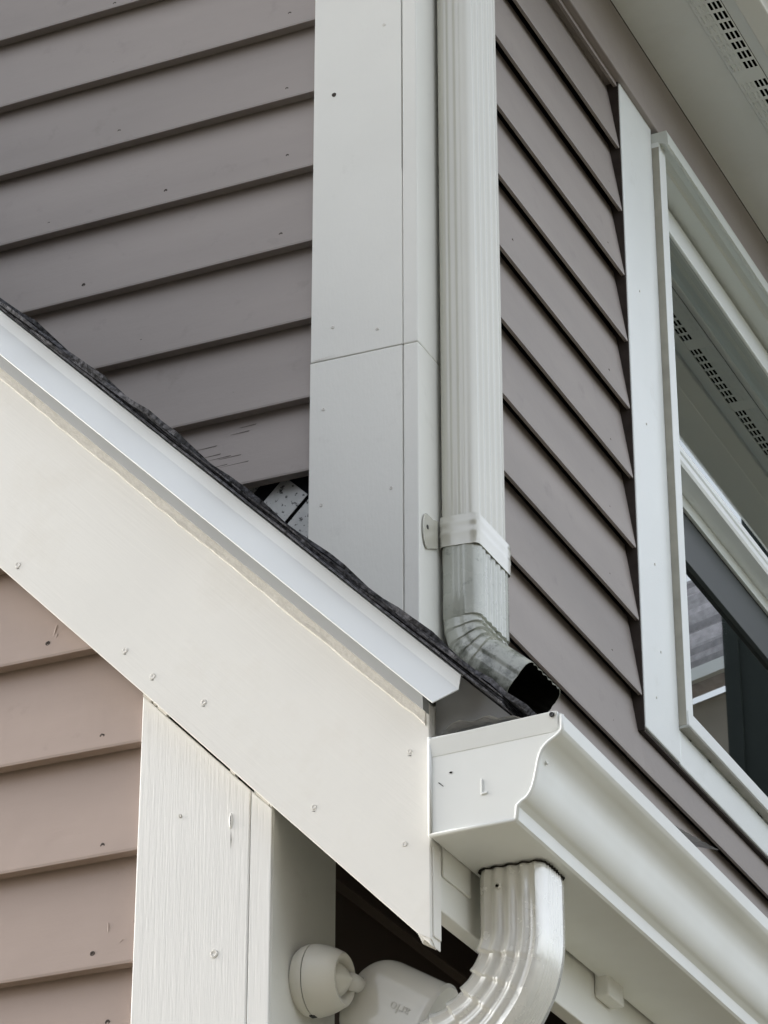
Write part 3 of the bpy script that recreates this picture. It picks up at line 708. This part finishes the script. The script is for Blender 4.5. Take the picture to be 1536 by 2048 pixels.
# ------------------------------------------------------------------ security camera on the post
sc_ = thing('security_camera', 'glossy white security camera on a ball mount screwed to the post side', 'camera')
MC = Vector((.0823, -.492, -1.052))
def lathe_x(name, prof_, centre, m, parent, axis=(1, 0, 0), n=40):
    q = Vector(axis).normalized().to_track_quat('Z', 'Y'); rings = []
    for h, r in prof_:
        rings.append([centre + q @ Vector((r * math.cos(2 * PI * k / n), r * math.sin(2 * PI * k / n), h)) for k in range(n)])
    v, f = loft(rings); o_ = obj(name, v, f, m, parent, smooth=True)
    e2 = o_.modifiers.new('split', 'EDGE_SPLIT'); e2.split_angle = math.radians(40); return o_
ax = (1, .02, -.08)
lathe_x('mount_plate', [(0, .0335), (.004, .0365), (.011, .0385), (.0150, .0385)], MC, PLAST, sc_, ax)
lathe_x('mount_seam', [(.0148, .0372), (.0162, .0372)], MC, BLACKP, sc_, ax)
lathe_x('mount_cup', [(.0160, .0384), (.0175, .0388), (.028, .0368), (.040, .0325), (.0470, .0290), (.0490, .0268), (.0485, .0235), (.0460, .0210), (.040, .0190)], MC, PLAST, sc_, ax)
bc = MC + Vector(ax).normalized() * .040
lathe_x('ball', [(-.017 + .034 * i / 16, max(.0004, .0175 * math.sin(PI * i / 16))) for i in range(17)], bc, PLAST, sc_, ax)
box('latch', .092, .098, MC.y - .004, MC.y + .004, MC.z - .0405, MC.z - .037, BLACKP, sc_, .0005)
# camera body: lofted rounded block with a domed back, tilted downwards, behind the lower elbow
A_ = Vector((.870, 0, -.493)); P_ = Vector((.493, 0, .870)); Y_ = Vector((0, 1, 0))
back = Vector((.1080, -.432, -1.0500)); LB, HB, WB = .112, .052, .030
rings = []
nA = 30
for i in range(nA + 1):
    t = i / nA; s_ = t * LB
    if s_ < .048: k = math.sqrt(max(0, 1 - ((.048 - s_) / .048) ** 2.3)); k = max(k, .02)
    elif s_ > LB - .004: k = 1 - .06 * ((s_ - LB + .004) / .004) ** 2
    else: k = 1 - .02 * (s_ - .048) / .06
    ring = []
    for q in range(44):
        an = 2 * PI * q / 44; c, s2 = math.cos(an), math.sin(an)
        ex_ = 2 / 2.7
        ring.append(back + A_ * s_ + P_ * (HB * k * math.copysign(abs(s2) ** ex_, s2)) + Y_ * (WB * k * math.copysign(abs(c) ** ex_, c)))
    rings.append(ring)
v, f = loft(rings); body = obj('body', v, f, PLASTG, sc_, smooth=True)
e2 = body.modifiers.new('split', 'EDGE_SPLIT'); e2.split_angle = math.radians(40)
neck0 = bc + Vector((.010, .008, .000)); neck1 = back + A_ * .016 + P_ * .012
tube('neck', [neck0, neck0 * .6 + neck1 * .4, neck0 * .3 + neck1 * .7, neck1], .0095, PLASTG, sc_, 16)
# faint upside-down lettering printed on the side of the body
cu = bpy.data.curves.new('lettering', 'FONT'); cu.body = 'arlo'; cu.size = .0155; cu.extrude = .0002; cu.align_x = 'CENTER'; cu.align_y = 'CENTER'
tmp = bpy.data.objects.new('tmp', cu); COL.objects.link(tmp)
dg = bpy.context.evaluated_depsgraph_get(); me = bpy.data.meshes.new_from_object(tmp.evaluated_get(dg)); bpy.data.objects.remove(tmp)
lt = bpy.data.objects.new('lettering', me); COL.objects.link(lt); me.materials.clear(); me.materials.append(PRINTF); lt.parent = sc_
ctr = back + A_ * .080 + P_ * .004 - Y_ * (WB + .0002)
xa, za = -A_, -P_                                        # rotated half a turn: reads upside down
lt.matrix_world = Matrix(((xa.x, za.x, 0, ctr.x), (xa.y, za.y, -1, ctr.y), (xa.z, za.z, 0, ctr.z), (0, 0, 0, 1)))

# ------------------------------------------------------------------ things that only the panes reflect: a house wing and a neighbour's roof
WING = mat('dark_green_siding', (0.030, 0.038, 0.036), rough=0.7, spec=0.2, var=0.1)
NB_W = mat('neighbour_beige', (0.30, 0.27, 0.23), rough=0.7, spec=0.2, var=0.05)
NB_R = mat('neighbour_shingle', (0.46, 0.445, 0.47), rough=0.9, spec=0.2, var=0.2, vscale=30, obj_var=0.35)
wg = thing('house_wing', 'dark green wing of the house mirrored in the lower pane', 'building')
box('wall', -.10, 1.17, 5.45, 6.2, -3.8, 5.2, WING, wg, 0)
box('corner_trim', 1.13, 1.18, 5.44, 5.4495, -3.8, 5.2, WING, wg, 0)
nb = thing('offscreen_house', 'beige neighbouring house with grey shingle roof mirrored in the lower pane', 'building')
ang = math.radians(22)
NM = Matrix.Translation((2.10, 7.97, 3.28)) @ Matrix.Rotation(ang, 4, 'Z')
def nbbox(name, x0, x1, y0, y1, z0, z1, m):
    o_ = box(name, x0, x1, y0, y1, z0, z1, m, nb, 0); o_.data.transform(NM); return o_
nbbox('wall', -.6, 1.6, .1, 6, -7.08, -.05, NB_W)
nbbox('eave_trim', -.8, 1.8, -.03, .0, -.02, .035, DRIP)
for k in range(26):
    z = .03 + k * .10; y = -.02 + k * .12
    c = box('shingle_course', -.8, 1.8, y, y + .22, z, z + .035, NB_R, nb, 0); c.data.transform(Matrix.Translation((0, 0, RND.uniform(-.012, .012)))); c.data.transform(NM)

ac = thing('offscreen_house', 'added dark brown house behind the viewer, blocking sky light', 'building')  # unseen house added to cut sky light on the upper front wall
BLOCK_BROWN = mat('dark_brown_blocker', (0.055, 0.042, 0.033), rough=0.8, spec=0.2, var=0.2, vscale=3)
box('wall', -2.6, 14, -16, -9, -3.8, 2.9, BLOCK_BROWN, ac, .02)  # wall of the added unseen house that blocks sky light
prism('roof', [(-8.6, 2.8), (-12.5, 6.7), (-16.4, 2.8), (-12.5, 6.4)], lambda u, v_, t: (t, u, v_), -2.9, 14.3, SHING, ac)  # roof of the added unseen house
for x in (2.5, 5.5, 8.5, 11.5):
    wd_ = box('window', x, x + 1.0, -9.02, -8.96, -.6, .9, WINW, ac, .01); box('pane', x + .1, x + .9, -8.955, -8.945, -.5, .8, GLASS, wd_, 0)  # window and pane of the added unseen house
